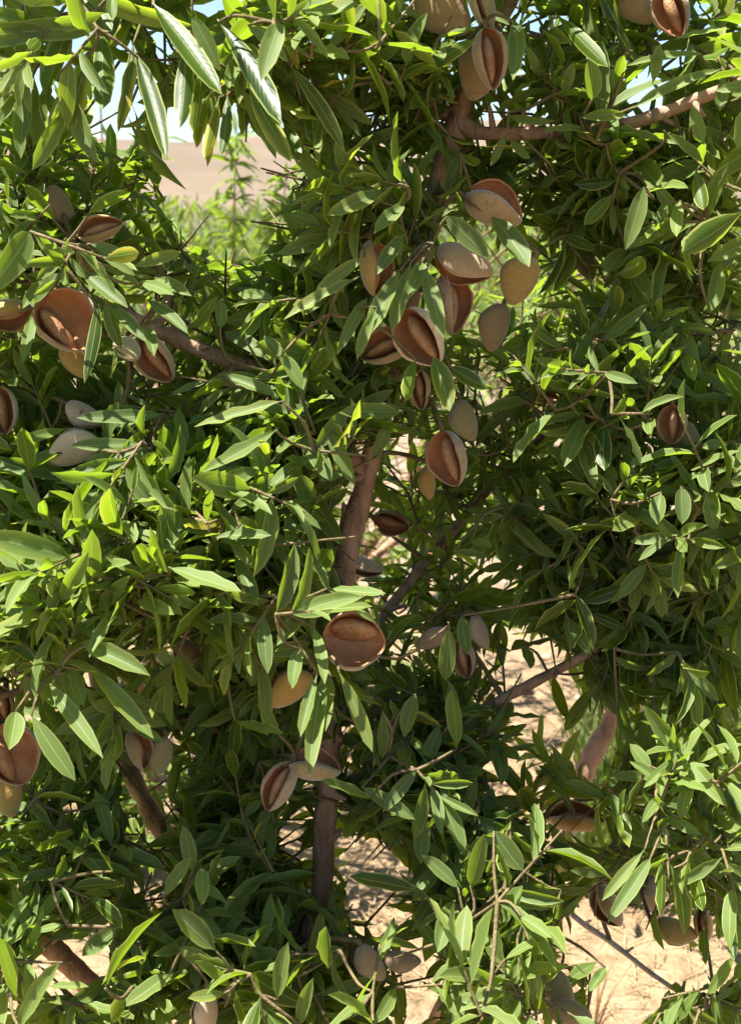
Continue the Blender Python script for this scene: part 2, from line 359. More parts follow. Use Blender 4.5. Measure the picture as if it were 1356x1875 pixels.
for nm, pl in LIMBS.items():
    pts = [P(x, y, d) for x, y, d, wd in pl]; rad = [wd / 2 / FPX * d * {'leader': .76, 'left_low': .5, 'right_back': .6, 'right_diagonal': .66, 'right_low': .7}.get(nm, .8) for x, y, d, wd in pl]
    mb = MB(); big = max(rad) > .007
    tube(mb, pts, rad, 14 if big else 9, 0, .13 if big else .1, sub=7)
    # knots and old spur stubs
    dense = catmull([np.array([*p, r]) for p, r in zip(pts, rad)], 6)
    for q in dense[3::5]:
        if R.random() < .75:
            c = Vector(q[:3]); dv = Vector((R.uniform(-1, 1), R.uniform(-1, .3), R.uniform(-.4, 1))).normalized(); r = q[3]
            l = R.uniform(.006, .018)
            tube(mb, [c + dv * r * .6, c + dv * (r + l * .5), c + dv * (r + l)], [r * .42 + .0008, r * .26 + .0008, .0012], 7, 0, .1, sub=2)
    org = pts[0]
    o = mb.build('branch', [M_PALETWIG if nm == 'pale_twig' else M_BARK], None, tuple(org)); put(o, TREE, org); limb_obj[nm] = o
    for q in dense: LSAMP.append(q[:3]); LNAME.append(nm)
LS = np.array(LSAMP)
NODES = np.zeros((9000, 3)); NODES[:len(LS)] = LS; NN = [len(LS)]; NOWN = list(LNAME)
def nearest_limb(p):
    d = np.linalg.norm(NODES[:NN[0]] - np.array(p), axis=1); i = int(d.argmin()); return NOWN[i], Vector(NODES[i]), float(d[i])
def add_node(p, nm): NODES[NN[0]] = np.array(p); NN[0] += 1; NOWN.append(nm)

# ------------------------------------------------------------------ almonds
# x, y, depth, length px, axis deg (stem->tip, clockwise from right), tilt to camera, roll of the suture, opening deg, tone, label, width factor
G1, G2 = 'almonds hanging in the tree', None
ALM = [
 (812,8,.98,150,52,0,100,4,'t','large closed tan almond hull at the top edge, left of the greenish one',1.1),
 (884,8,.97,115,78,-5,8,9,'g','greenish tan almond hull with a fine closed seam at the top edge',1.0),
 (896,108,.965,122,82,0,-12,40,'m','upright tan almond split by a narrow slit showing red shell, near the top',.92),
 (884,128,1.0,130,116,0,95,3,'t','tan closed hull whose pointed tip hangs below the slit almond near the top',1.12),
 (903,381,.99,124,24,0,-62,46,'t','tan almond gaping along its top like a purse, right of the upper trunk',1.15),
 (850,480,.985,122,26,0,62,34,'m','mauve grey hull with red brown opening underneath, on the trunk above the big cluster',1.05),
 (684,492,.975,112,84,0,-48,66,'y','yellowish hull with its left half peeled back, beside yellow green leaves',.85),
 (953,514,1.01,104,118,0,88,3,'y','plump closed orange yellow hull hanging right of the mauve grey one',1.2),
 (908,600,1.03,98,108,0,80,4,'t','closed tan hull hanging below the plump orange yellow one',1.05),
 (771,618,.965,128,58,10,18,74,'p','wide open hull with dark brown hollow and pale rim, lowest front of the central cluster',1.05),
 (703,637,.99,100,158,0,20,82,'t','brown open hull left of the wide open pale rimmed one',1.0),
 (824,556,1.0,122,82,0,-42,52,'m','tall mauve hull with an orange lit inner edge, under the mauve grey one',.9),
 (766,712,1.04,84,82,0,0,40,'t','small half open brown hull behind leaves at the foot of the central cluster',.9),
 (852,770,1.07,86,72,0,75,4,'g','olive closed hull right of the trunk, above the two coloured one',1.1),
 (822,840,1.02,114,76,0,22,78,'m','almond with one closed grey half and one brown hollow half, right of the trunk',1.0),
 (785,885,1.08,66,90,0,80,3,'y','small yellow tan hull peeping out under the two coloured almond',.9),
 (716,957,1.2,74,20,0,10,60,'t','dark brown open hull in shade right of the trunk, below the two coloured one',1.0),
 (648,1174,.965,126,6,0,-6,118,'m','wide open rust red almond showing both hollow halves, low on the trunk',1.15),
 (533,1263,1.0,102,142,0,70,5,'y','closed yellow hull with a pink pointed tip behind a pale leaf, left of trunk',1.05),
 (512,1440,1.0,108,118,0,18,38,'m','grey brown almond with a long dark slit, left of the lower trunk',.95),
 (577,1405,1.0,104,6,0,-50,52,'t','flat lying open hull across the front of the lower trunk',.95),
 (122,590,.95,138,52,6,-8,104,'m','large reddish brown open almond showing its inside, upper left cluster',1.1),
 (140,655,.98,86,72,0,80,4,'y','orange tan closed hull hanging under the large open one in the upper left',1.0),
 (12,572,.97,104,174,0,-40,50,'y','orange tan split hull cut by the left edge beside the large open one',.95),
 (238,640,.96,84,75,62,80,3,'g','round greenish hull seen end on, between leaves of the upper left cluster',1.05),
 (285,658,.98,108,54,0,16,54,'t','brown almond split into a pale half and a dark half, under the left branch',1.0),
 (184,420,.99,92,-18,0,-20,44,'y','orange lit open hull pointing right among leaves, upper left',.85),
 (112,376,1.02,88,60,0,80,4,'m','pinkish grey closed hull half hidden by leaves, topmost in the upper left',1.0),
 (4,752,1.0,96,82,0,10,84,'p','dark hollow hull with pale rim cut by the left edge',1.0),
 (134,826,.965,112,160,0,70,4,'p','very pale closed hull pointing left, above dark level leaves at left',1.05),  # pale tone puts the sunlight on this hull into its colour
 (156,758,1.0,84,30,0,60,5,'p','pale hull in full sun half behind leaves, above the other pale one',1.0),  # sunlit paleness painted in through the light hull tone
 (22,1382,.95,128,66,0,-2,100,'m','big rust orange open hull behind a round leaf at the left edge',1.1),
 (18,1455,.98,92,88,0,80,4,'y','pale yellow hull directly below the rust orange open one at left edge',1.15),
 (4,1290,1.02,76,80,0,10,60,'t','dark brown open hull above the rust orange one at the left edge',1.0),
 (252,1372,1.02,84,72,0,-30,34,'t','ridged tan almond starting to split, beside the mid left limb',1.1),
 (296,1384,1.03,76,100,0,70,4,'g','smooth olive tan hull touching the ridged one beside the mid left limb',1.15),
 (350,1196,1.08,82,40,0,60,16,'t','tan hull in shade under a long leaf, left of the trunk',1.0),
 (1229,778,1.03,78,92,0,0,96,'t','open red brown almond with a bright pale rim, far right among leaves',1.1),
 (1266,806,1.05,76,70,0,80,4,'g','olive closed hull right beside the open pale rimmed one, far right',1.0),
 (1166,4,1.02,100,60,0,90,4,'t','tan closed hull at the top edge, right side of the view',1.1),
 (1230,22,1.0,104,70,0,10,76,'m','mauve hull bursting with reddish shell at the top right edge',1.0),
 (1054,1500,1.32,110,4,0,-40,46,'y','orange tan open hull in sun beside the right back limb',.8),
 (1112,1656,1.26,100,60,0,40,20,'t','brown hull in deep shade over the straw, lower right',1.0),
 (1200,1644,1.22,84,80,0,60,8,'p','pale banded hull between hanging dark leaves, lower right',.9),
 (1238,1702,1.18,88,20,0,70,4,'y','yellow sunlit hull over the straw, lower right',1.0),
 (1288,1692,1.18,70,82,0,10,26,'y','small tan hull with lit ridges, rightmost over the straw',1.1),
 (1028,1814,1.1,84,70,0,80,4,'g','dark olive hull in shade near the bottom, above the brown one',1.1),
 (1044,1852,1.08,90,20,0,70,4,'t','dark brown hull in shade cut by the bottom edge',1.05),
 (680,1763,1.0,84,56,0,80,4,'m','mauve grey closed hull among bottom centre leaves',1.05),
 (736,1757,1.03,76,8,0,70,4,'m','dim lying hull with blunt end right of the mauve grey one, bottom centre',.95),
 (380,1856,.96,98,92,0,60,10,'p','pale tan hull hanging from a stalk at the bottom, left of centre',.9),
 (556,1706,1.06,74,96,0,10,34,'m','small slit hull with red lining at the foot of the trunk',.9),
 (1076,484,1.2,66,80,0,80,4,'g','small olive hull in the upper right foliage',1.1),
 (848,1206,1.12,80,78,0,10,50,'m','dark hollow hull with thin pale rim, right of centre above bare soil',.95),
 (878,1158,1.15,72,70,0,60,10,'p','pale tan hull catching sun, right of centre above bare soil',1.0),
 (793,1172,1.12,74,160,0,80,4,'m','dull grey hull between leaves, right of the rust red open almond',.9),
 (1002,731,1.3,54,4,0,-40,50,'y','tiny orange open hull in the right hand foliage',.8),
 (668,1036,1.2,76,20,0,40,20,'p','pale pinkish hull just right of the trunk at mid height',.9),
]
NZ, NPH = 17, 11
def _prof(z): return np.clip(np.sin(math.pi * np.clip(z, 0, 1) ** .88), 0, 1) ** .58 * (1 - .10 * z)
def half_hull(sgn, opening, wf, rng):
    zi = (1 - np.cos(np.linspace(0, math.pi, NZ))) / 2
    ph = np.linspace(0, math.pi, NPH)
    wx = .315 * wf; hy = .205
    wob = .02; pz = rng.uniform(0, 6)
    def surf(sc, zs, z0):
        p = _prof(zi) * sc; z = z0 + zi * zs
        bend = .06 * np.sin(math.pi * zi) + wob * np.sin(zi * 5)
        x = np.outer(p * wx, np.cos(ph)) + bend[:, None]; y = np.outer(p * hy, np.sin(ph) ** .9)
        x += .012 * np.sin(zi * 11 + 2)[:, None] * np.sin(ph)[None, :] * np.cos(ph)[None, :]
        return np.stack([x, sgn * y, np.repeat(z[:, None], NPH, 1)], -1)
    out = surf(1.0, 1.0, 0.0); inn = surf(.90, .95, .026)[:, ::-1]
    inn[..., 1] += sgn * .004
    rim1 = out[:, -1:] * .5 + inn[:, :1] * .5; rim0 = out[:, :1] * .5 + inn[:, -1:] * .5
    rim1 = rim1 - np.array([0, sgn * .012, 0]); rim0 = rim0 + np.array([0, sgn * .012, 0])
    loop = np.concatenate([out, rim1, inn, rim0], 1)          # closed cross-section
    th = math.radians(opening) / 2 * sgn
    # both halves stay joined along the curved back; the free edge swings out a bit more at the tip
    hx = (-_prof(zi) * wx * .97 + .06 * np.sin(math.pi * zi) + wob * np.sin(zi * 5))[:, None]
    x = loop[..., 0] - hx; y = loop[..., 1]
    k = (.86 + .14 * loop[..., 2])
    cc, ss_ = np.cos(th * k), np.sin(th * k)
    # drying makes the wall lumpy and the free edge ragged
    free = np.clip((x / (wx * 2 + 1e-6)), 0, 1) ** 2
    rag = (np.sin(zi * 23 + pz) * .5 + np.sin(zi * 41 + pz * 2) * .35 + np.sin(zi * 9 + pz * 3) * .8)[:, None] * .012 * free
    x = x + rag; y = y + sgn * rag * .7
    lump = (np.sin(zi * 8 + pz)[:, None] * np.sin(np.linspace(0, 5, x.shape[1]) + pz)[None, :]) * .008
    y = y + sgn * lump * np.sin(math.pi * zi)[:, None]
    q = np.stack([x * cc - y * ss_ + hx, x * ss_ + y * cc, loop[..., 2]], -1)
    nc = q.shape[1]
    f = grid_faces(NZ, nc, True)
    if sgn < 0: f = f[:, ::-1]
    col = np.tile(np.arange(nc), NZ - 1)
    mi = np.full(len(f), 0); mi[(col >= NPH - 1) & (col <= NPH)] = 1; mi[(col > NPH) & (col < 2 * NPH)] = 2; mi[col >= 2 * NPH] = 2
    return q.reshape(-1, 3), f, mi
def ovoid(wx, hy, z0, z1, cx, cy, rng):
    zi = (1 - np.cos(np.linspace(0, math.pi, 13))) / 2; th = np.linspace(0, 2 * math.pi, 16, endpoint=False)
    p = np.sin(math.pi * zi ** .85) ** .62
    x = np.outer(p * wx, np.sign(np.cos(th)) * np.abs(np.cos(th)) ** .9) + cx; y = np.outer(p * hy, np.sin(th)) + cy
    return np.stack([x, y, np.repeat((z0 + zi * (z1 - z0))[:, None], 16, 1)], -1).reshape(-1, 3), grid_faces(13, 16, True)
AW = []
for (x, y, d, Lp, ang, tilt, roll, opn, tone, label, wf) in ALM:
    rng = random.Random(int(x * 7 + y * 13))
    Lp *= .93; opn = opn if opn < 60 else 60 + (opn - 60) * (.42 if opn > 99 else .1)
    Lm = Lp / FPX * d / math.cos(math.radians(tilt)); c = P(x, y, d)
    if tilt > 40: Lm = Lp / FPX * d * 1.05
    toc = (CAM - c).normalized()
    a = (imgdir(ang) * math.cos(math.radians(tilt)) + toc * math.sin(math.radians(tilt))).normalized()
    q1 = (toc - a * toc.dot(a)).normalized() if tilt < 40 else UP.copy()
    q1 = (q1 - a * q1.dot(a)).normalized()
    q2 = imgdir(ang + 90); q2 = (q2 - a * q2.dot(a) - q1 * q2.dot(q1)).normalized()
    rr = math.radians(roll); sx = q1 * math.cos(rr) + q2 * math.sin(rr); sy = a.cross(sx)
    rot = Matrix((sx, sy, a)).transposed().to_4x4()
    base = c - a * Lm * .5
    o = empty('almond', base, label, 'almond')
    o.rotation_euler = rot.to_euler(); o.scale = (1, 1, 1)
    for sgn in (1, -1):
        v, f, mi = half_hull(sgn, opn, wf, rng)
        v = v * Lm
        mbh = MB(); mbh.add(v, f); mbh.mi = [mi]
        if sgn > 0:     # short stalk grows from the first half
            tube(mbh, [Vector((0, 0, .03 * Lm)), Vector((0, 0, -.05 * Lm)), Vector((.02 * Lm, 0, -.16 * Lm))], [.05 * Lm, .034 * Lm, .028 * Lm], 8, 3, sub=3)
        h = mbh.build('hull_half', [HULL[tone], M_RIM, M_INNER, M_TWIG], o)
    if opn > 8:
        v, f = ovoid(.225 * wf, .125 + .02 * rng.random(), .10, .90, -.05 * wf, .03 * rng.uniform(-1, 1), rng)
        if opn > 70:    # the nut stays in one half
            sg = 1 if rng.random() < .5 else -1
            th = sg * math.radians(opn) / 2 * .55; hx = -.3 * wf
            xx = v[:, 0] - hx; yy = v[:, 1] + sg * .05
            v = np.stack([xx * math.cos(th) - yy * math.sin(th) + hx, xx * math.sin(th) + yy * math.cos(th), v[:, 2]], -1)
        mbs = MB(); mbs.add(v * Lm, f); mbs.build('shell', [M_SHELL], o)
    AW.append((x, y, d, Lp))

# ------------------------------------------------------------------ leaves
SHOOT = {}     # (limb, cell) -> MB
def shoot(p, limb=None):
    nm, q, dist = nearest_limb(p)
    x, y, d = proj(p)
    return SHOOT.setdefault((nm, int(x // 260), int(y // 300)), MB()), nm, q, dist
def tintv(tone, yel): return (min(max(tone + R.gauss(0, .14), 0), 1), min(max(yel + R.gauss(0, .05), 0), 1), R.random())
# traced leaves, tone also paints sun and shade into their green: base x,y -> tip x,y, width px, depth, tone 0..1, yellow 0..1, side (a upper face to camera, u underside)
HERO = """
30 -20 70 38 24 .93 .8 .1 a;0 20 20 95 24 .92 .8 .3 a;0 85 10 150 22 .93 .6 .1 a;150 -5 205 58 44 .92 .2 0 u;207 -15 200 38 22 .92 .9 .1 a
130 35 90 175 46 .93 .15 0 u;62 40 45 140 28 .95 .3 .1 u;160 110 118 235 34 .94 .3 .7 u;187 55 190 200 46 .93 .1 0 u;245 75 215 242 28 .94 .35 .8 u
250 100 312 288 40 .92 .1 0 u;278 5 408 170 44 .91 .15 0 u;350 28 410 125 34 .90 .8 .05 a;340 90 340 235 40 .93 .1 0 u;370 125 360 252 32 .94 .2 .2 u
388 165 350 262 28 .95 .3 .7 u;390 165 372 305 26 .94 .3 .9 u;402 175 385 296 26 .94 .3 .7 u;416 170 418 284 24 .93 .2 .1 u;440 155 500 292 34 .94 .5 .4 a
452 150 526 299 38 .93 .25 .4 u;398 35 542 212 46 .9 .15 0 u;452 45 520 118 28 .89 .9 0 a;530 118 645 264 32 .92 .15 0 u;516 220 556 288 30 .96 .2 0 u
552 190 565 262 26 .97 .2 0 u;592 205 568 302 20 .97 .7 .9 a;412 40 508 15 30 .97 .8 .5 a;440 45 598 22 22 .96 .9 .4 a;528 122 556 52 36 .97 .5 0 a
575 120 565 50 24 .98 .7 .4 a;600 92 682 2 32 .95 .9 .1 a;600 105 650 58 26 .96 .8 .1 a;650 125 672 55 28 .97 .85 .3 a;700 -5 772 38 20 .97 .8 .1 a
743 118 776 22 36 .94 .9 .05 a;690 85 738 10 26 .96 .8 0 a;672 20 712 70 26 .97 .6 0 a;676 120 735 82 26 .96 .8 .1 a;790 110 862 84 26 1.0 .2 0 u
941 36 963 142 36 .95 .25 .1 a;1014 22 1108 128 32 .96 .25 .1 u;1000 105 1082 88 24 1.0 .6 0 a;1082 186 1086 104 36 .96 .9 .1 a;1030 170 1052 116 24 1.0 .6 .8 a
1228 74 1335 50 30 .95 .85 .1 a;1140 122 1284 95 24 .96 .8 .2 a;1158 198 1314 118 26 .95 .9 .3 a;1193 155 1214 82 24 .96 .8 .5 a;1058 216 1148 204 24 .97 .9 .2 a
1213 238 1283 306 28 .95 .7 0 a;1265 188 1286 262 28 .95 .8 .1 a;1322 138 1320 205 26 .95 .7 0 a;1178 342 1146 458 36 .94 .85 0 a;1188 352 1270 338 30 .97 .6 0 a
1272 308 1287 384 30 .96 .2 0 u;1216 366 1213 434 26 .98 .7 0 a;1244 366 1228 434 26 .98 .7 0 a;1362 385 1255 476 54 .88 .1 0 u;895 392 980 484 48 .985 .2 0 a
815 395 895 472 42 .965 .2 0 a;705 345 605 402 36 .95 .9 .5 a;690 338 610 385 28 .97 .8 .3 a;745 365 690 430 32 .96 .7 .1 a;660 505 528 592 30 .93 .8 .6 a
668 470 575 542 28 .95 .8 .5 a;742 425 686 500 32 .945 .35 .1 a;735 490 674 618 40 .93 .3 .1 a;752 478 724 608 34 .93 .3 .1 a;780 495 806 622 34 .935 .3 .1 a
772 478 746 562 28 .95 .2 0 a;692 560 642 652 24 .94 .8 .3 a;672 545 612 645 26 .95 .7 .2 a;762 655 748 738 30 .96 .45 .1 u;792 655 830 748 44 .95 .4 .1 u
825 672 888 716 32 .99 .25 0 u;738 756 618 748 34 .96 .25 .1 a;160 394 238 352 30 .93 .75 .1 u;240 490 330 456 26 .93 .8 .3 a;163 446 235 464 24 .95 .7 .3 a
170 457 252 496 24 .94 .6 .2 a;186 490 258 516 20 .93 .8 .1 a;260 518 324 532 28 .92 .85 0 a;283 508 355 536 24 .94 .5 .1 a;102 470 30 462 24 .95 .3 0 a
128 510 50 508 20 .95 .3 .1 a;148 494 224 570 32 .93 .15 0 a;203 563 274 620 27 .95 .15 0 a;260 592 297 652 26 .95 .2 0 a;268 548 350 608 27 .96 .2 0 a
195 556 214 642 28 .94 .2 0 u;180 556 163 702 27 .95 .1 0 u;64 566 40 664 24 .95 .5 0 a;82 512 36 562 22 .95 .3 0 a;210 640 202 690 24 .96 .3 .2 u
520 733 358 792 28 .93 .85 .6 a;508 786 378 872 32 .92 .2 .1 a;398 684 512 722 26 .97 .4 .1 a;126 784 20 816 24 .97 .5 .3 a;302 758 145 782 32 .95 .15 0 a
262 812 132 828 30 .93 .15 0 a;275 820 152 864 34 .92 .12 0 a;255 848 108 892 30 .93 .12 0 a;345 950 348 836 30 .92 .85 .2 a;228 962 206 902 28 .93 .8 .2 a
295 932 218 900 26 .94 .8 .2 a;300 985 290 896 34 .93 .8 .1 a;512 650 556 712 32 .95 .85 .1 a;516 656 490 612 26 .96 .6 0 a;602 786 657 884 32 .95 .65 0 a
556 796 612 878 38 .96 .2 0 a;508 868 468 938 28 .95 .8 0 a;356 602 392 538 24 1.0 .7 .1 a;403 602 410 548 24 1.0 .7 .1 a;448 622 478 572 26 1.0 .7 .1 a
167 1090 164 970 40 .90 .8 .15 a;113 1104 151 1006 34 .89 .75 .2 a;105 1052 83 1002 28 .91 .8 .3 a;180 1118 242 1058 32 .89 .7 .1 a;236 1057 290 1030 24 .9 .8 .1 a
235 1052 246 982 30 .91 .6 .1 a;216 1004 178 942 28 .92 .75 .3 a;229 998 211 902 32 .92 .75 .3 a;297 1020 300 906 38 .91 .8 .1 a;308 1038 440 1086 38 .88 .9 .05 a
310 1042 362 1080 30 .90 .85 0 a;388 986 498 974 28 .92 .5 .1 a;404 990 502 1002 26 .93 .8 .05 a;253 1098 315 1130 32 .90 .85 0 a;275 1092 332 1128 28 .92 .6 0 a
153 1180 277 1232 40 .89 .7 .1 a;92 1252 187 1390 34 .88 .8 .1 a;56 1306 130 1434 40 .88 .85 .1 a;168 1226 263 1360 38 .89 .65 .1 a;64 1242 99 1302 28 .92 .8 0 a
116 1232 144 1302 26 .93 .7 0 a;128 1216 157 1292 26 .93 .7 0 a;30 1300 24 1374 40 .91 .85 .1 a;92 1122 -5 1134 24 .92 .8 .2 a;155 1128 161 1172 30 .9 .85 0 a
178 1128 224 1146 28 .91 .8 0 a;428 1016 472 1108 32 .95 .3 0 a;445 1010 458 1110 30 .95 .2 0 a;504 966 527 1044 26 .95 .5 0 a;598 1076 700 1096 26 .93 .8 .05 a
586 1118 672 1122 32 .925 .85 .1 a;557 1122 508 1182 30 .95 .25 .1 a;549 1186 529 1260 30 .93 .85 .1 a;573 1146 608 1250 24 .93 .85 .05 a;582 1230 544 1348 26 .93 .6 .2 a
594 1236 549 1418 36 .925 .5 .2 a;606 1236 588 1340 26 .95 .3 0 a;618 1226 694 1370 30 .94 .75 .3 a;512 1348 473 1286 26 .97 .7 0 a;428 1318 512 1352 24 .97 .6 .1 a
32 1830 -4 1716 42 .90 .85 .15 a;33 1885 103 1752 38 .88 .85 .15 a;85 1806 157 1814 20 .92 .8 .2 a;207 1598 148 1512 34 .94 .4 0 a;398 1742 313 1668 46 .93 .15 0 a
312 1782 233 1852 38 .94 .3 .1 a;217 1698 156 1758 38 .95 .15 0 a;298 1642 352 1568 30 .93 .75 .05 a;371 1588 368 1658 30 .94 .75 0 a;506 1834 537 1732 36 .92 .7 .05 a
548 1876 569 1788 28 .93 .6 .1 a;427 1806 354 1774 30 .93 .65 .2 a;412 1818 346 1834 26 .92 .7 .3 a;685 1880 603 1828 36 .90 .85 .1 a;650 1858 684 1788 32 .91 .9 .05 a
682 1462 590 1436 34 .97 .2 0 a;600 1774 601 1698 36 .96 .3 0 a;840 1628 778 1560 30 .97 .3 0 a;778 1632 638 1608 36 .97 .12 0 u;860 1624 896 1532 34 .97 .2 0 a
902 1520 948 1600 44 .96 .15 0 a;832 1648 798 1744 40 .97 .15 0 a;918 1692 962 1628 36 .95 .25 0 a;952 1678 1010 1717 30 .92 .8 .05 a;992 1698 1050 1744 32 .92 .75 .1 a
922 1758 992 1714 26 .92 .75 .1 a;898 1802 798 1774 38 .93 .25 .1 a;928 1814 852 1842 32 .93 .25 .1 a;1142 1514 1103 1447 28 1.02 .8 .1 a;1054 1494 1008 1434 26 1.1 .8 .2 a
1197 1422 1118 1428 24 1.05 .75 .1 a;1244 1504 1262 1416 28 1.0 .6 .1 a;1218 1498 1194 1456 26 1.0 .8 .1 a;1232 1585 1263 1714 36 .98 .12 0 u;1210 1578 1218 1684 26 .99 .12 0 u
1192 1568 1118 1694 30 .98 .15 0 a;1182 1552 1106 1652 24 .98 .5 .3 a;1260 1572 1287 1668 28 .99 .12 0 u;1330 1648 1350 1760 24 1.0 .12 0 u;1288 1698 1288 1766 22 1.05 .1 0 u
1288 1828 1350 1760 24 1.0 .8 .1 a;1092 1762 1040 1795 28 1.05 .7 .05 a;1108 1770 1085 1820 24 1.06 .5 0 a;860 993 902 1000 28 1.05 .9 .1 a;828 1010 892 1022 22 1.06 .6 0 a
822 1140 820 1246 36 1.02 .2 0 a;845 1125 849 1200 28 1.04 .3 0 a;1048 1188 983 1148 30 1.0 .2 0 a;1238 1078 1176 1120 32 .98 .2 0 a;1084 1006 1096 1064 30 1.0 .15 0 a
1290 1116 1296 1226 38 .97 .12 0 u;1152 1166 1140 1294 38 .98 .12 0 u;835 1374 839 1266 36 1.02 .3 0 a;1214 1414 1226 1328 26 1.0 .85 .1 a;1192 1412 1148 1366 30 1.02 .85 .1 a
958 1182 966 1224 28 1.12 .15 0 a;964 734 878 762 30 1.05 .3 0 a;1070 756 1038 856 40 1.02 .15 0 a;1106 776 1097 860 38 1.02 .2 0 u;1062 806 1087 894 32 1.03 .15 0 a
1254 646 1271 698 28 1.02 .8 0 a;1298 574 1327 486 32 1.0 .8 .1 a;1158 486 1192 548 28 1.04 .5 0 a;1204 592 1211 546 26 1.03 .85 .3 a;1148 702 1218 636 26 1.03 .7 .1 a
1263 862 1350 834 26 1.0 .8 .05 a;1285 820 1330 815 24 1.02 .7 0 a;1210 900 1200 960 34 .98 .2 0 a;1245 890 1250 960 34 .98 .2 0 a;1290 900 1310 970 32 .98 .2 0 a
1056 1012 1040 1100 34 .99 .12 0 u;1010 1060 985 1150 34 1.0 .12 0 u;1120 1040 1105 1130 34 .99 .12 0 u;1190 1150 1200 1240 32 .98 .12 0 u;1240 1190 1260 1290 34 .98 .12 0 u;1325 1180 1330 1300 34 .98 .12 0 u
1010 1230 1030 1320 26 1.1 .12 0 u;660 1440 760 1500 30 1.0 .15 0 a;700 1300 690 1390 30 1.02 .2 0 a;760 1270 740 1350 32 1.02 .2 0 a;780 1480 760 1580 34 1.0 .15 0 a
"""
HL = []
for ln in HERO.strip().replace('\n', ';').split(';'):
    p = ln.split()
    if len(p) == 9: HL.append((*[float(q) for q in p[:8]], p[8]))
# open views through the foliage (photo pixels): hill, soil, sky
GAPS = [[(290,290),(325,250),(430,250),(545,255),(528,340),(505,400),(470,470),(400,480),(330,400)],
 [(930,1190),(1010,1170),(1050,1215),(1060,1290),(1000,1320),(940,1290)],
 [(915,1440),(960,1440),(955,1480)],[(612,1545),(720,1545),(760,1590),(720,1690),(640,1690)],
 [(1060,1600),(1150,1640),(1120,1690),(1060,1660)],[(1190,1740),(1356,1730),(1356,1800),(1240,1790),(1180,1875),(1070,1875),(1090,1790)],[(1150,1590),(1220,1600),(1190,1640)],[(760,1690),(800,1740),(800,1850),(740,1880),(740,1700)],
 [(150,1700),(200,1690),(215,1760),(170,1800)],[(250,1610),(300,1580),(330,1650),(280,1670)],[(70,1705),(110,1700),(110,1740)],[(865,670),(920,690),(910,750),(875,745)],[(722,800),(750,790),(748,850),(725,870)],
 [(300,190),(350,190),(350,255),(290,255)],[(195,170),(225,100),(245,110),(240,250),(150,255),(150,215)],[(50,140),(90,110),(95,200),(60,205)],[(410,190),(440,190),(440,270),(350,275),(350,245)],[(480,210),(520,200),(530,230),(490,240)],[(280,90),(310,80),(305,160),(290,170)],[(700,0),(740,-10),(730,15)],[(110,1470),(160,1460),(150,1510)],[(520,1480),(560,1480),(560,1580),(500,1560)],[(870,215),(905,190),(915,225),(880,235)]]
def inpoly(x, y, poly):
    c = False; j = len(poly) - 1
    for i in range(len(poly)):
        xi, yi = poly[i]; xj, yj = poly[j]
        if (yi > y) != (yj > y) and x < (xj - xi) * (y - yi) / (yj - yi) + xi: c = not c
        j = i
    return c
BARE = [(600,1470,40,120,1.1),(640,990,40,90,1.09),(675,870,30,70,1.08),(800,330,30,40,1.06),(850,215,45,40,1.05),(1090,1370,40,80,1.45),(130,1775,70,55,1.06),(420,662,100,26,1.05),(300,612,60,26,1.04),(1250,195,120,30,1.02),(930,246,90,22,1.04),(270,1475,50,80,1.2),(760,1050,80,60,1.18),(960,1258,120,30,1.13),(1110,1720,90,60,1.27),(590,1580,30,60,1.1)]
def blocked(pts, frac=1.0):
    for p in pts:
        x, y, d = proj(p)
        for (ax, ay, ad, al) in AW:
            if d < ad + .02 and (x - ax) ** 2 + (y - ay) ** 2 < (al * .42) ** 2: return True
        for (bx, by, rx, ry, bd) in BARE:
            if d < bd and ((x - bx) / rx) ** 2 + ((y - by) / ry) ** 2 < 1: return True
        for g in GAPS:
            if R.random() < frac and inpoly(x, y, g): return True
    return False
WUP = Vector((0, 0, 1))
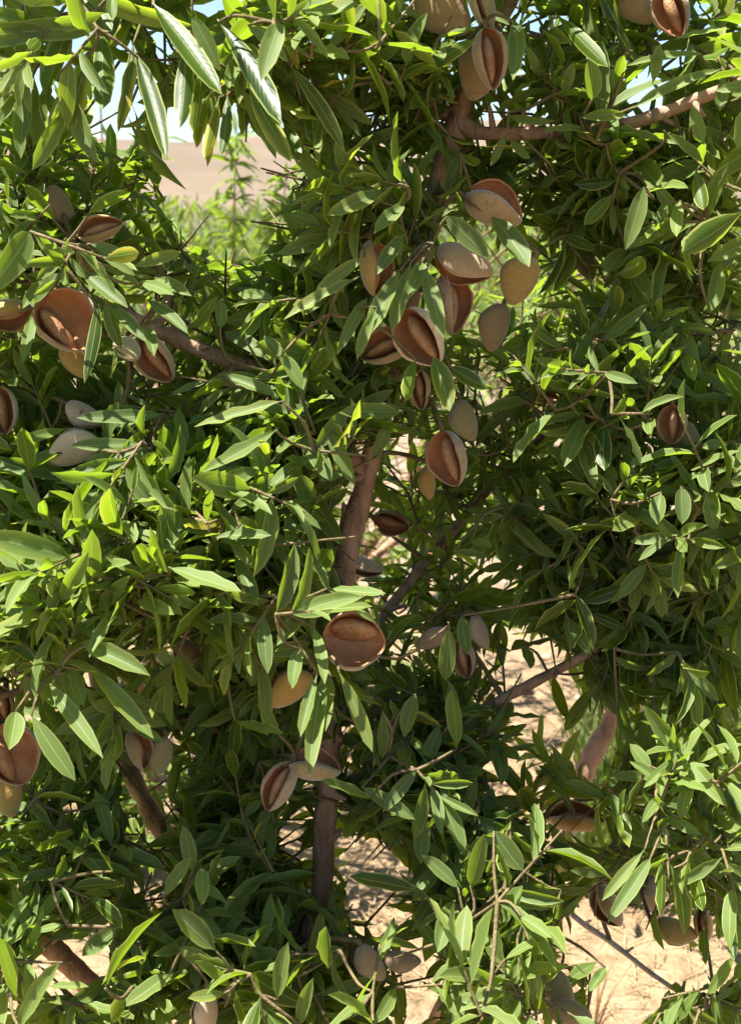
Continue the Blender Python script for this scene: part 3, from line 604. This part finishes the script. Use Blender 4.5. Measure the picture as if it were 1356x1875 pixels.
def cluster(c, nleaf, dirdeg, spread, Lm, tone, yel, tree_mb=None, upw=.7, tocw=.45, check=True, wr=.285, under=0.0):
    """a spur of leaves growing from one point"""
    if tree_mb is None: m, nm, q, dist = shoot(c)
    else: m, q, dist = tree_mb, None, 1
    toc = (CAM - c).normalized(); made = 0
    if check and blocked([c], .97): return
    sd = (imgdir(dirdeg) + FWD * R.gauss(-.15, .45)).normalized()
    e1 = sd.orthogonal().normalized(); e2 = sd.cross(e1); az0 = R.uniform(0, 6.28); step = Lm * R.uniform(.07, .15)
    c_end = c + sd * step * nleaf
    for k in range(nleaf):
        f = k / max(nleaf - 1, 1); az = az0 + k * 2.4 + R.gauss(0, .3)
        pitch = math.radians(78 - 56 * f + R.gauss(0, 9)); rad = e1 * math.cos(az) + e2 * math.sin(az)
        ax = sd * math.cos(pitch) + rad * math.sin(pitch) - WUP * R.uniform(.0, .35) * (1 - .5 * f); ax.normalize()
        L = Lm * min(max(R.gauss(1.05, .2) * (1 - .35 * f * f), .35), 1.6)
        nrm = sd * .9 + WUP * upw * .7 + toc * tocw * .4 + Vector((R.gauss(0, .22), R.gauss(0, .22), R.gauss(0, .22)))
        b = c + sd * step * k
        if check and blocked([b + ax * L * .45, b + ax * L * .75, b + ax * L], .92): continue
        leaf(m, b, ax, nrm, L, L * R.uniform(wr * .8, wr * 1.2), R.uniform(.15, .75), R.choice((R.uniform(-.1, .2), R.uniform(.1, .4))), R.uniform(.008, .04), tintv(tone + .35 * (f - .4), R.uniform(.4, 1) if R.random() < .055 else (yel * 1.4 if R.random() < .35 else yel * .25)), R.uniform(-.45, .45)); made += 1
    if made > 2: tube(m, [c, c.lerp(c_end, .5), c_end], [.0012, .0011, .0007], 5, 1, .05, sub=1)
    if made and q is not None and .006 < dist < .35:
        mid = (q + c) * .5 + Vector((R.gauss(0, .07), R.gauss(0, .07), -.1 + R.gauss(0, .05))) * dist
        if dist < .03 or not blocked([mid, q.lerp(c, .25), q.lerp(c, .75)], 1.0):
            rr = .0013 + .006 * min(dist, .2)
            tube(m, [q, mid, c], [rr, rr * .8, .0011], 5, 1, .05, sub=6)
            add_node(mid, nm); add_node(c, nm)
for (x, y, d, Lp, ang, tilt, roll, opn, tone, label, wf) in ALM:
    Lm = Lp * .93 / FPX * d; toc = (CAM - P(x, y, d)).normalized()
    a = (imgdir(ang) * math.cos(math.radians(tilt)) + toc * math.sin(math.radians(tilt))).normalized()
    b = P(x, y, d) - a * Lm * .62; nm, q, dist = nearest_limb(b)
    if dist < .3:
        m = shoot(b)[0]; mid = (b + q) * .5 - a * Lm * .15 + FWD * .015
        rr = .0018 + .006 * dist; tube(m, [q, mid, b, b + a * Lm * .1], [rr, .0021, .0019, .0019], 7, 1, .15, sub=4); add_node(mid, nm); add_node(b, nm)
# cx, cy, rx, ry, clusters, depth, depth spread, leaf length, direction, spread, tone, yellow
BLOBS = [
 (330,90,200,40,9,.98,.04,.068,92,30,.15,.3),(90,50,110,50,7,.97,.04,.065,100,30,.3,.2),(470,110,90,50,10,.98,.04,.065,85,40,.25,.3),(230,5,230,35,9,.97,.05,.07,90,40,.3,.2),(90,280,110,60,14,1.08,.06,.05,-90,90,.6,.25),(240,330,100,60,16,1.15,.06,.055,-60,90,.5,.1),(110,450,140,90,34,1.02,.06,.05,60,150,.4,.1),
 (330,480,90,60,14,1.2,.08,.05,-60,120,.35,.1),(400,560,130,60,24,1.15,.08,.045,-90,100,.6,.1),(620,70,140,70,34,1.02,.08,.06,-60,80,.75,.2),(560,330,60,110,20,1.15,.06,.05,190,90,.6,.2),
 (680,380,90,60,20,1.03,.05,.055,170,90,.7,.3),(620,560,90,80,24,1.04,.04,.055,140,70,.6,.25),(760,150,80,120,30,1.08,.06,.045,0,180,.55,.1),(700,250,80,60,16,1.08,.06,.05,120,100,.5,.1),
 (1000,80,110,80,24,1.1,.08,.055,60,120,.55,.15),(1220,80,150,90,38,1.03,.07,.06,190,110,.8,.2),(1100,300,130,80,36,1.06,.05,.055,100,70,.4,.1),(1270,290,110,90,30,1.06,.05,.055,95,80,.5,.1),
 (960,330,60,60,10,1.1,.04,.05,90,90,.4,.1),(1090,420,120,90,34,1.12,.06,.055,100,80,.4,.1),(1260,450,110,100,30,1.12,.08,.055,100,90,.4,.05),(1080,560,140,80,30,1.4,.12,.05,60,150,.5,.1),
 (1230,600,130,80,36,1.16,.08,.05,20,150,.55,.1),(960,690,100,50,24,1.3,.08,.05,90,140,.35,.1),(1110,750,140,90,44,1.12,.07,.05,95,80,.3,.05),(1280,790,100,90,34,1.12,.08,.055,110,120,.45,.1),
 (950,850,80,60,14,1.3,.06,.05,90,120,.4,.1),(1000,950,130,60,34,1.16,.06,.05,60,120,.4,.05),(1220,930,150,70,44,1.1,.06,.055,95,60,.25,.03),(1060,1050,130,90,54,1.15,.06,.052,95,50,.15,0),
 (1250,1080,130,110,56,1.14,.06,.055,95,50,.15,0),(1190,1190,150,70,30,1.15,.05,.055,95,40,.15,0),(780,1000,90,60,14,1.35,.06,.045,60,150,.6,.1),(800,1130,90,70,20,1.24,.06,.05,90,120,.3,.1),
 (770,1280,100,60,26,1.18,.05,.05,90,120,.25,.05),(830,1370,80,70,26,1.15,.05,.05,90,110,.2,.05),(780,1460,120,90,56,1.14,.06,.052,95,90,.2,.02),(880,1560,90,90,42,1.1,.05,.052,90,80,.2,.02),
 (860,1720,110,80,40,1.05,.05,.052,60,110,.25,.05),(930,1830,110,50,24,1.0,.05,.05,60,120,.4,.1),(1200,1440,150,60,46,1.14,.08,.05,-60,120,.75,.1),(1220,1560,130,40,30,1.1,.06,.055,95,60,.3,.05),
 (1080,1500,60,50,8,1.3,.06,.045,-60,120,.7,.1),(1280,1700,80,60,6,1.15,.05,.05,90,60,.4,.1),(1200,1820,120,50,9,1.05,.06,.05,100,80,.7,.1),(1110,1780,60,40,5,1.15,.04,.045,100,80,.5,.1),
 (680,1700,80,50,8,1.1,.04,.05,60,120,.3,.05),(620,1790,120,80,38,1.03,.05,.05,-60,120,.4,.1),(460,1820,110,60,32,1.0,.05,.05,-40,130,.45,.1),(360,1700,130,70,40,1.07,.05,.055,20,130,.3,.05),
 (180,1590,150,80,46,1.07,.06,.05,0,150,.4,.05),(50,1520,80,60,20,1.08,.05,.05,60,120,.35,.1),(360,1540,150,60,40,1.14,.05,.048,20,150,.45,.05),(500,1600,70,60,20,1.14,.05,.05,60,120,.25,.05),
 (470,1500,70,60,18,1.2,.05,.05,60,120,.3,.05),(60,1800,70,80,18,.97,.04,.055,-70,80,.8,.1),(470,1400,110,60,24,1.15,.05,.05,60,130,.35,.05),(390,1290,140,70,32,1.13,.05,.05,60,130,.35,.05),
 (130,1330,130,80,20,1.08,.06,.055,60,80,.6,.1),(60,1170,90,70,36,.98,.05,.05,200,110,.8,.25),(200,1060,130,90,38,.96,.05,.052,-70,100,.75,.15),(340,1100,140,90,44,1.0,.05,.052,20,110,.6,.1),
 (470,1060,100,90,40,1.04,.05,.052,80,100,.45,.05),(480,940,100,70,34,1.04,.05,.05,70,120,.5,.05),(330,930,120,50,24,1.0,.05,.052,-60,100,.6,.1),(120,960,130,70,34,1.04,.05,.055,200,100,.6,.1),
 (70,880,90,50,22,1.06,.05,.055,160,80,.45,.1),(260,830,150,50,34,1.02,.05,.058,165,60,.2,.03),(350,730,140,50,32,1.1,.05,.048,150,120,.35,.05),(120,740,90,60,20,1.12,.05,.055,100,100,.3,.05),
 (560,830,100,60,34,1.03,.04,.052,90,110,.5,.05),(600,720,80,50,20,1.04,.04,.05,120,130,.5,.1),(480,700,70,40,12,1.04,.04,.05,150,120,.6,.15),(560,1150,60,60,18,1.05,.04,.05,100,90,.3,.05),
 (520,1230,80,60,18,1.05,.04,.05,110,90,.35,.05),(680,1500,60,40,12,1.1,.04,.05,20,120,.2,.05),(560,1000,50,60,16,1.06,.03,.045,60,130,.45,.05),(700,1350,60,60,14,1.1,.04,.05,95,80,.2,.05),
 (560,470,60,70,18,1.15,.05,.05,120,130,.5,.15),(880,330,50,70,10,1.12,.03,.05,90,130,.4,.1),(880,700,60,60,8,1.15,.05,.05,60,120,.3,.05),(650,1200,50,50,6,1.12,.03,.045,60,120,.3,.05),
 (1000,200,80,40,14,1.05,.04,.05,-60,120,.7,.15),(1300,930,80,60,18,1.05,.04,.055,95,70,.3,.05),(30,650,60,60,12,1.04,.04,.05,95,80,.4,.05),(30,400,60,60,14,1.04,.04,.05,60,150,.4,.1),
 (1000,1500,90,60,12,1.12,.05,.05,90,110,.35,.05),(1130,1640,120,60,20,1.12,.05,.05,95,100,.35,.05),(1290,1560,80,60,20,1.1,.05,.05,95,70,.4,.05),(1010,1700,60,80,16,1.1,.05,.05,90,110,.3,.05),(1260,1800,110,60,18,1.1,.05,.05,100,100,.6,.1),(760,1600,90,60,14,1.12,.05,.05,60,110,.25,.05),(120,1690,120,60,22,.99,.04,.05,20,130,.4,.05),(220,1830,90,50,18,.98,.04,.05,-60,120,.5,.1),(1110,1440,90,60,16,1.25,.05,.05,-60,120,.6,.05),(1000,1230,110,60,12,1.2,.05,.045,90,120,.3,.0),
 (960,950,90,60,18,1.46,.04,.05,60,150,.3,0),(1010,1080,60,60,12,1.47,.04,.05,60,150,.3,0),(1065,1120,80,60,22,1.46,.04,.05,95,80,.3,0),(1120,1000,90,60,14,1.46,.04,.05,95,80,.3,0),  # clusters added behind the front foliage to shade the right back limb
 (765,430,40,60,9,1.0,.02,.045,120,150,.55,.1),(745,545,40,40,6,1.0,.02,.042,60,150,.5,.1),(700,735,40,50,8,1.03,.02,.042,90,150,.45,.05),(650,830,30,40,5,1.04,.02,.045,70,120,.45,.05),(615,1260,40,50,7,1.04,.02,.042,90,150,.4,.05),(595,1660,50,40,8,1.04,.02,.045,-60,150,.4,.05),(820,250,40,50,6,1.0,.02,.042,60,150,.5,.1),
 (800,700,70,60,12,1.16,.04,.04,90,150,.4,.05),(780,930,80,60,16,1.18,.04,.042,60,150,.5,.05),(900,790,60,60,12,1.18,.04,.042,90,150,.4,.05),(740,1060,70,50,10,1.22,.04,.042,60,150,.5,.05),(130,-140,300,60,28,.94,.04,.06,90,150,.3,.1),  # last entry: unseen clusters added above the frame to shade the top left leaves
 # crown above and beside the frame; some clusters added to block sun from hulls and leaves below
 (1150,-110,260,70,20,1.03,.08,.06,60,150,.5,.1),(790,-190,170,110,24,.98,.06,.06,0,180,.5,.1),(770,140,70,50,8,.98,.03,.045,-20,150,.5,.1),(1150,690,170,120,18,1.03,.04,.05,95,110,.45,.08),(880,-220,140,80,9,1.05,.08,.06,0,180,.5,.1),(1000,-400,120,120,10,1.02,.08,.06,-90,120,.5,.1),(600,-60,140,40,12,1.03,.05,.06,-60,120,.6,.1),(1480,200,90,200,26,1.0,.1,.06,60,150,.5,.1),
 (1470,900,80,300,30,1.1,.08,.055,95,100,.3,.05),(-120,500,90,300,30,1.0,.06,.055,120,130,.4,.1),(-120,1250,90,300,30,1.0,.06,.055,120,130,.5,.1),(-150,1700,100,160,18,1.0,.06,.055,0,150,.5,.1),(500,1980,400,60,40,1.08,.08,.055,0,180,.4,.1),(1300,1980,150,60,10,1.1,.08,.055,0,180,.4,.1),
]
CL = []
for (cx, cy, rx, ry, n, d, ds, L, dr, spd, tone, yel) in BLOBS:
    k_ = 1.12
    if cx > 930 and 60 < cy < 960 and cx < 1400: k_ = .8; spd = max(spd, 150)
    elif cx > 930 and cy < 1250: k_ = 1.0; spd = max(spd, 80)
    for i in range(max(1, int(n * k_))):
        r = math.sqrt(R.random()); a = R.uniform(0, 6.283)
        c = P(cx + rx * r * math.cos(a), cy + ry * r * math.sin(a), d + R.gauss(0, ds))
        if spd >= 100: dd = R.gauss(-90, 65) if R.random() < .62 else R.uniform(-180, 180)
        else: dd = R.gauss(dr, spd * .45)
        CL.append((nearest_limb(c)[2], c, R.choice((7, 8, 9, 10, 11)), dd, spd, L * R.uniform(.62, .96), tone, yel))
CL.sort(key=lambda q: q[0])
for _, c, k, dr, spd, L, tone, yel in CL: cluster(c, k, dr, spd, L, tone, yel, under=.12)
for (x0, y0, x1, y1, wd, d, tone, yel, side) in HL:
    if x0 > 960 and 950 < y0 < 1330 and tone < .3: d += .1; wd *= .93
    else: d -= .03
    d0 = d + R.uniform(.0, .03); d1 = d + R.uniform(-.03, .02)
    b = P(x0, y0, d0); t = P(x1, y1, d1); ax = t - b; L = ax.length
    toc = (CAM - b).normalized()
    if side == 'a': nrm = toc * .85 + WUP * .55 + Vector((R.gauss(0, .2), R.gauss(0, .2), R.gauss(0, .2)))
    else: nrm = -toc * .8 + WUP * .25 + Vector((R.gauss(0, .2), R.gauss(0, .2), R.gauss(0, .2)))
    curl = R.uniform(-.04, .16); nn = (nrm - ax.normalized() * nrm.dot(ax.normalized())).normalized()
    ax = ax + nn * curl * L                               # keep the traced tip where it is
    fold = R.uniform(.2, .6)
    m, nm, q, dist = shoot(b)
    if .003 < dist < .2 and (dist < .06 or not blocked([(q + b) * .5], 1.0)):
        mid = (q + b) * .5 + Vector((R.gauss(0, .1), R.gauss(0, .1), R.gauss(0, .1))) * dist
        tube(m, [q, mid, b + ax * .03], [.0012 + .004 * dist, .0013, .0008], 5, 1, .05, sub=3)
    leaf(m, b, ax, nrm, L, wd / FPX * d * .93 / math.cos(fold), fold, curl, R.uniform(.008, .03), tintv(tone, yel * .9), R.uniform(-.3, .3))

def in_view(key, m):
    c = sum(1 for v in m.v for q in (proj(Vector(v[0])),) if 0 < q[0] < W0 and 0 < q[1] < H0)
    return c
order = sorted((k for k in SHOOT if SHOOT[k].n), key=lambda k: -in_view(k, SHOOT[k]))
REST = MB()
for k in order[99:]:        # what hardly shows or lies outside the view
    m = SHOOT.pop(k)
    for v, f, mi, uv, tt in zip(m.v, m.f, m.mi, m.uv, m.tint):
        REST.v.append(v); REST.f.append(f - f.min() + REST.n); REST.mi.append(mi); REST.uv.append(uv); REST.tint.append(tt); REST.n += len(v)
if REST.n:
    o = REST.build('foliage', [M_LEAF, M_TWIG], None, tuple(K)); put(o, TREE, K); o['kind'] = 'stuff'
for (nm, cxi, cyi), m in SHOOT.items():
    if not m.n: continue
    par = limb_obj[nm]; org = np.concatenate(m.v).mean(0)
    o = m.build('leafy_shoot', [M_LEAF, M_TWIG], None, tuple(org)); put(o, par, org)

# ------------------------------------------------------------------ neighbouring trees and plants behind
def back_tree(name, label, cat, base, height, spread, nlimb, nclus, Lm, tone, seed, upright=.6, trunk_r=.03, group=None):
    global R
    keep = R; R = random.Random(seed); rng = R
    t = empty(name, base, label, cat, group); b = Vector(base)
    mb = MB(); top = b + Vector((rng.uniform(-.04, .04), 0, height * .38))
    tube(mb, [b - Vector((0, 0, .05)), b + Vector((.01, 0, height * .15)), top], [trunk_r * 1.2, trunk_r, trunk_r * .85], 10, 0, .1)
    o = mb.build('trunk', [M_BARK], None, tuple(b)); put(o, t, b)
    for i in range(nlimb):
        a = 6.283 * i / nlimb + rng.uniform(-.3, .3); s = spread * rng.uniform(.6, 1.1); h = height * rng.uniform(.7, 1.02)
        s0 = b + (top - b) * rng.uniform(.55, 1.0)
        e = Vector((b.x + math.cos(a) * s, b.y + math.sin(a) * s, b.z + h))
        m1 = s0.lerp(e, .35) + Vector((math.cos(a), math.sin(a), 0)) * s * .18; m2 = s0.lerp(e, .7) + Vector((math.cos(a), math.sin(a), 0)) * s * .1
        mb = MB(); pts = [s0, m1, m2, e]; tube(mb, pts, [trunk_r * .55, trunk_r * .42, trunk_r * .26, .002], 8, 0, .1)
        br = mb.build('branch', [M_BARK], None, tuple(s0)); put(br, t, s0)
        dense = catmull([np.array(p) for p in pts], 8); m = MB()
        for k in range(nclus):
            q = Vector(dense[int(len(dense) * (rng.random() ** .7) * .999)]); rr = spread * .34
            c = q + Vector((rng.gauss(0, rr), rng.gauss(0, rr), rng.gauss(0, rr)))
            if c.z < b.z + .08: c.z = b.z + .08 + rng.random() * .2
            if blocked([c], .97): continue
            tube(m, [q, (q + c) * .5 + Vector((0, 0, -.02)), c], [.003, .002, .0012], 4, 1, sub=2)
            cluster(c, rng.choice((4, 5, 6)), rng.uniform(-180, 180), 120, Lm, tone, .1, tree_mb=m, check=True)
        if m.n:
            fo = m.build('leafy_shoot', [M_BACKLEAF, M_TWIG], None, tuple(s0)); put(fo, br, s0)
    R = keep
def gpoint(x, d): p = P(x, H0 / 2, d); return (p.x, p.y, float(gz(p.x, p.y)))
G = 'almond trees of the rows behind'
back_tree('almond_tree', 'almond tree standing behind the right side, seen as small leaves through the front foliage', 'tree', gpoint(1240, 2.7), 1.55, .55, 7, 40, .06, .55, 21, group=G)
back_tree('almond_tree', 'almond tree standing behind the left side with sunlit low foliage', 'tree', gpoint(250, 2.9), 1.25, .6, 7, 40, .06, .7, 22, group=G)
back_tree('almond_tree', 'low almond tree behind the trunk, between the other two trees behind', 'tree', gpoint(620, 3.6), 1.35, .5, 6, 34, .06, .6, 23, group=G)
# slender upright saplings against the hill
def sapling(label, x, d, height, seed, lean=0.0, n=60, Lm=.055):
    global R
    keep = R; R = random.Random(seed); rng = R
    b = Vector(gpoint(x, d)); t = empty('almond_sapling', b, label, 'sapling', 'young saplings seen through the gap')
    mb = MB(); m = MB(); shoots = []
    for i in range(3):
        h = height * (1.0, .93, .78)[i]; dx = (0, .10, -.14)[i] * height
        pts = [b, b + Vector((dx * .4 + lean * .3, .02 * i, h * .45)), b + Vector((dx + lean, .03 * i, h))]
        shoots.append(catmull([np.array(p) for p in pts], 14)); tube(mb, pts, [.011, .007, .002], 7, 0, .08)
    o = mb.build('stem', [M_BARK], None, tuple(b)); put(o, t, b)
    for sh in shoots:
        for q in sh[3:]:
            for k in range(max(1, n // 30)):
                ax = Vector((rng.gauss(0, .8), rng.gauss(0, .5), rng.uniform(-.5, .5))); c = Vector(q)
                L = Lm * rng.uniform(.7, 1.3)
                leaf(m, c, ax, WUP + Vector((rng.gauss(0, .5), rng.gauss(0, .5), 0)), L * 1.2, L * .28, .4, rng.uniform(.1, .5), .02, (rng.uniform(.2, .7), .05, rng.random()))
    o = m.build('foliage', [M_BACKLEAF], None, tuple(b)); put(o, t, b)
    R = keep
sapling('dark upright sapling standing before the bare hill in the gap', 415, 4.6, 1.66, 31, .06, 420, .062)
sapling('thin pale sapling left of the darker one, before the hill', 372, 5.2, 1.5, 32, -.02, 30, .06)
sapling('tall thin sapling rising against the sky at upper left', 215, 4.4, 1.95, 33, .0, 34, .06)
# green weeds at the foot of the hill and under the trees
def weed_patch(name, n, xr, yr, hr, mat, seed, wid=.006):
    rg = random.Random(seed); m = MB()
    for i in range(n):
        y = rg.uniform(*yr); x = rg.uniform(*xr) * y; h = rg.uniform(*hr); z = float(gz(x, y))
        for k in range(rg.choice((3, 4, 5))):
            ax = Vector((rg.gauss(0, .35), rg.gauss(0, .35), 1)); L = h * rg.uniform(.6, 1.1)
            leaf(m, Vector((x + rg.gauss(0, .02), y + rg.gauss(0, .02), z - .01)), ax, Vector((rg.gauss(0, 1), rg.gauss(0, 1), .2)), L, wid * (1 + L * 4), .3, rg.uniform(.1, .5), .02, (rg.uniform(.2, .8), rg.uniform(0, .2), rg.random()), rng=rg)
    o = m.build(name, [mat]); o['kind'] = 'stuff'
rg = random.Random(41); m = MB()
for i in range(420):
    y = rg.uniform(9, 24); x = rg.uniform(-.34, .34) * y; h = rg.uniform(1.05, 1.6) * (.82 + y / 60); z = float(gz(x, y)); wd = h * rg.uniform(.3, .5)
    for k in range(70):
        a = rg.uniform(0, 6.28); t = rg.random() ** .7; rr = wd * math.sqrt(rg.random()) * (1 - .6 * t)
        leaf(m, Vector((x + math.cos(a) * rr, y + math.sin(a) * rr, z + t * h)), Vector((rg.gauss(0, .5), rg.gauss(0, .5), .8)), Vector((rg.gauss(0, 1), rg.gauss(0, 1), .6)), rg.uniform(.10, .24), rg.uniform(.02, .045), .3, .3, .02, (rg.uniform(.2, .8), rg.uniform(0, .15), rg.random()), rng=rg)
o = m.build('weeds', [M_WEED]); o['kind'] = 'stuff'
weed_patch('grass', 320, (.17, .33), (2.5, 3.6), (.10, .26), M_WEED, 42, .006)
def leafy_weed(label, x, d, height, seed, n=9, spread=.16):
    global R
    keep = R; R = random.Random(seed); rng = R
    b = Vector(gpoint(x, d)); t = empty('leafy_weed', b, label, 'weed', 'leafy weeds on the ground behind the tree'); mb = MB(); m = MB()
    for i in range(n):
        a = 6.283 * i / n + rng.uniform(-.3, .3); h = height * rng.uniform(.6, 1.1); sp = spread * rng.uniform(.4, 1.2)
        e = b + Vector((math.cos(a) * sp, math.sin(a) * sp, h)); mid = b.lerp(e, .5) + Vector((-math.cos(a), -math.sin(a), .6)) * .03
        tube(mb, [b - Vector((0, 0, .01)), mid, e], [.004, .003, .0012], 5, 0, .1, sub=4)
        for q in catmull([np.array(b), np.array(mid), np.array(e)], 6)[2:]:
            for k in range(5):
                L = rng.uniform(.03, .06)
                leaf(m, Vector(q), Vector((rng.gauss(0, 1), rng.gauss(0, 1), rng.uniform(-.2, .8))), WUP + Vector((rng.gauss(0, .5), rng.gauss(0, .5), 0)), L, L * .27, .4, rng.uniform(0, .3), .02, (rng.uniform(.5, 1), .05, rng.random()))
    put(mb.build('stem', [M_TWIG], None, tuple(b)), t, b); put(m.build('foliage', [M_BACKLEAF], None, tuple(b)), t, b)
    R = keep
leafy_weed('bushy light green weed on the ground between the left back limb and the lower trunk', 430, 2.55, .36, 61)
leafy_weed('bushy light green weed on the ground left of the left back limb', 215, 2.65, .34, 62)
leafy_weed('low light green weed on the ground under the left edge leaves', 60, 2.5, .30, 63)
leafy_weed('bushy light green weed on the ground right of the dark leaning limb', 1260, 3.0, .36, 64)
leafy_weed('small light green weed on bare soil close beside the trunk', 740, 3.1, .30, 65, 7, .12)
# dry weed stalks by the straw
rg = random.Random(77)
pb = P(1085, 1900, 1.0); k = (pb.z - 0) ; dirv = (pb - CAM); s = CAM.z / -dirv.z; b = CAM + dirv * s
t = empty('dry_weed', (b.x, b.y, 0), 'dead brown weed with a few bare stalks standing in the straw', 'weed')
mb = MB()
for i in range(16):
    a = rg.uniform(0, 6.28); h = rg.uniform(.05, .16); l = rg.uniform(.02, .11)
    tube(mb, [Vector((b.x, b.y, -.005)), Vector((b.x + math.cos(a) * l * .4, b.y + math.sin(a) * l * .4, h * .6)), Vector((b.x + math.cos(a) * l, b.y + math.sin(a) * l, h))], [.002, .0016, .0006], 5, 0, .1, sub=3)
o = mb.build('stalk', [M_DRYWEED], None, (b.x, b.y, 0)); put(o, t, (b.x, b.y, 0))
print('shoots', len(SHOOT), 'objects', len(bpy.data.objects))
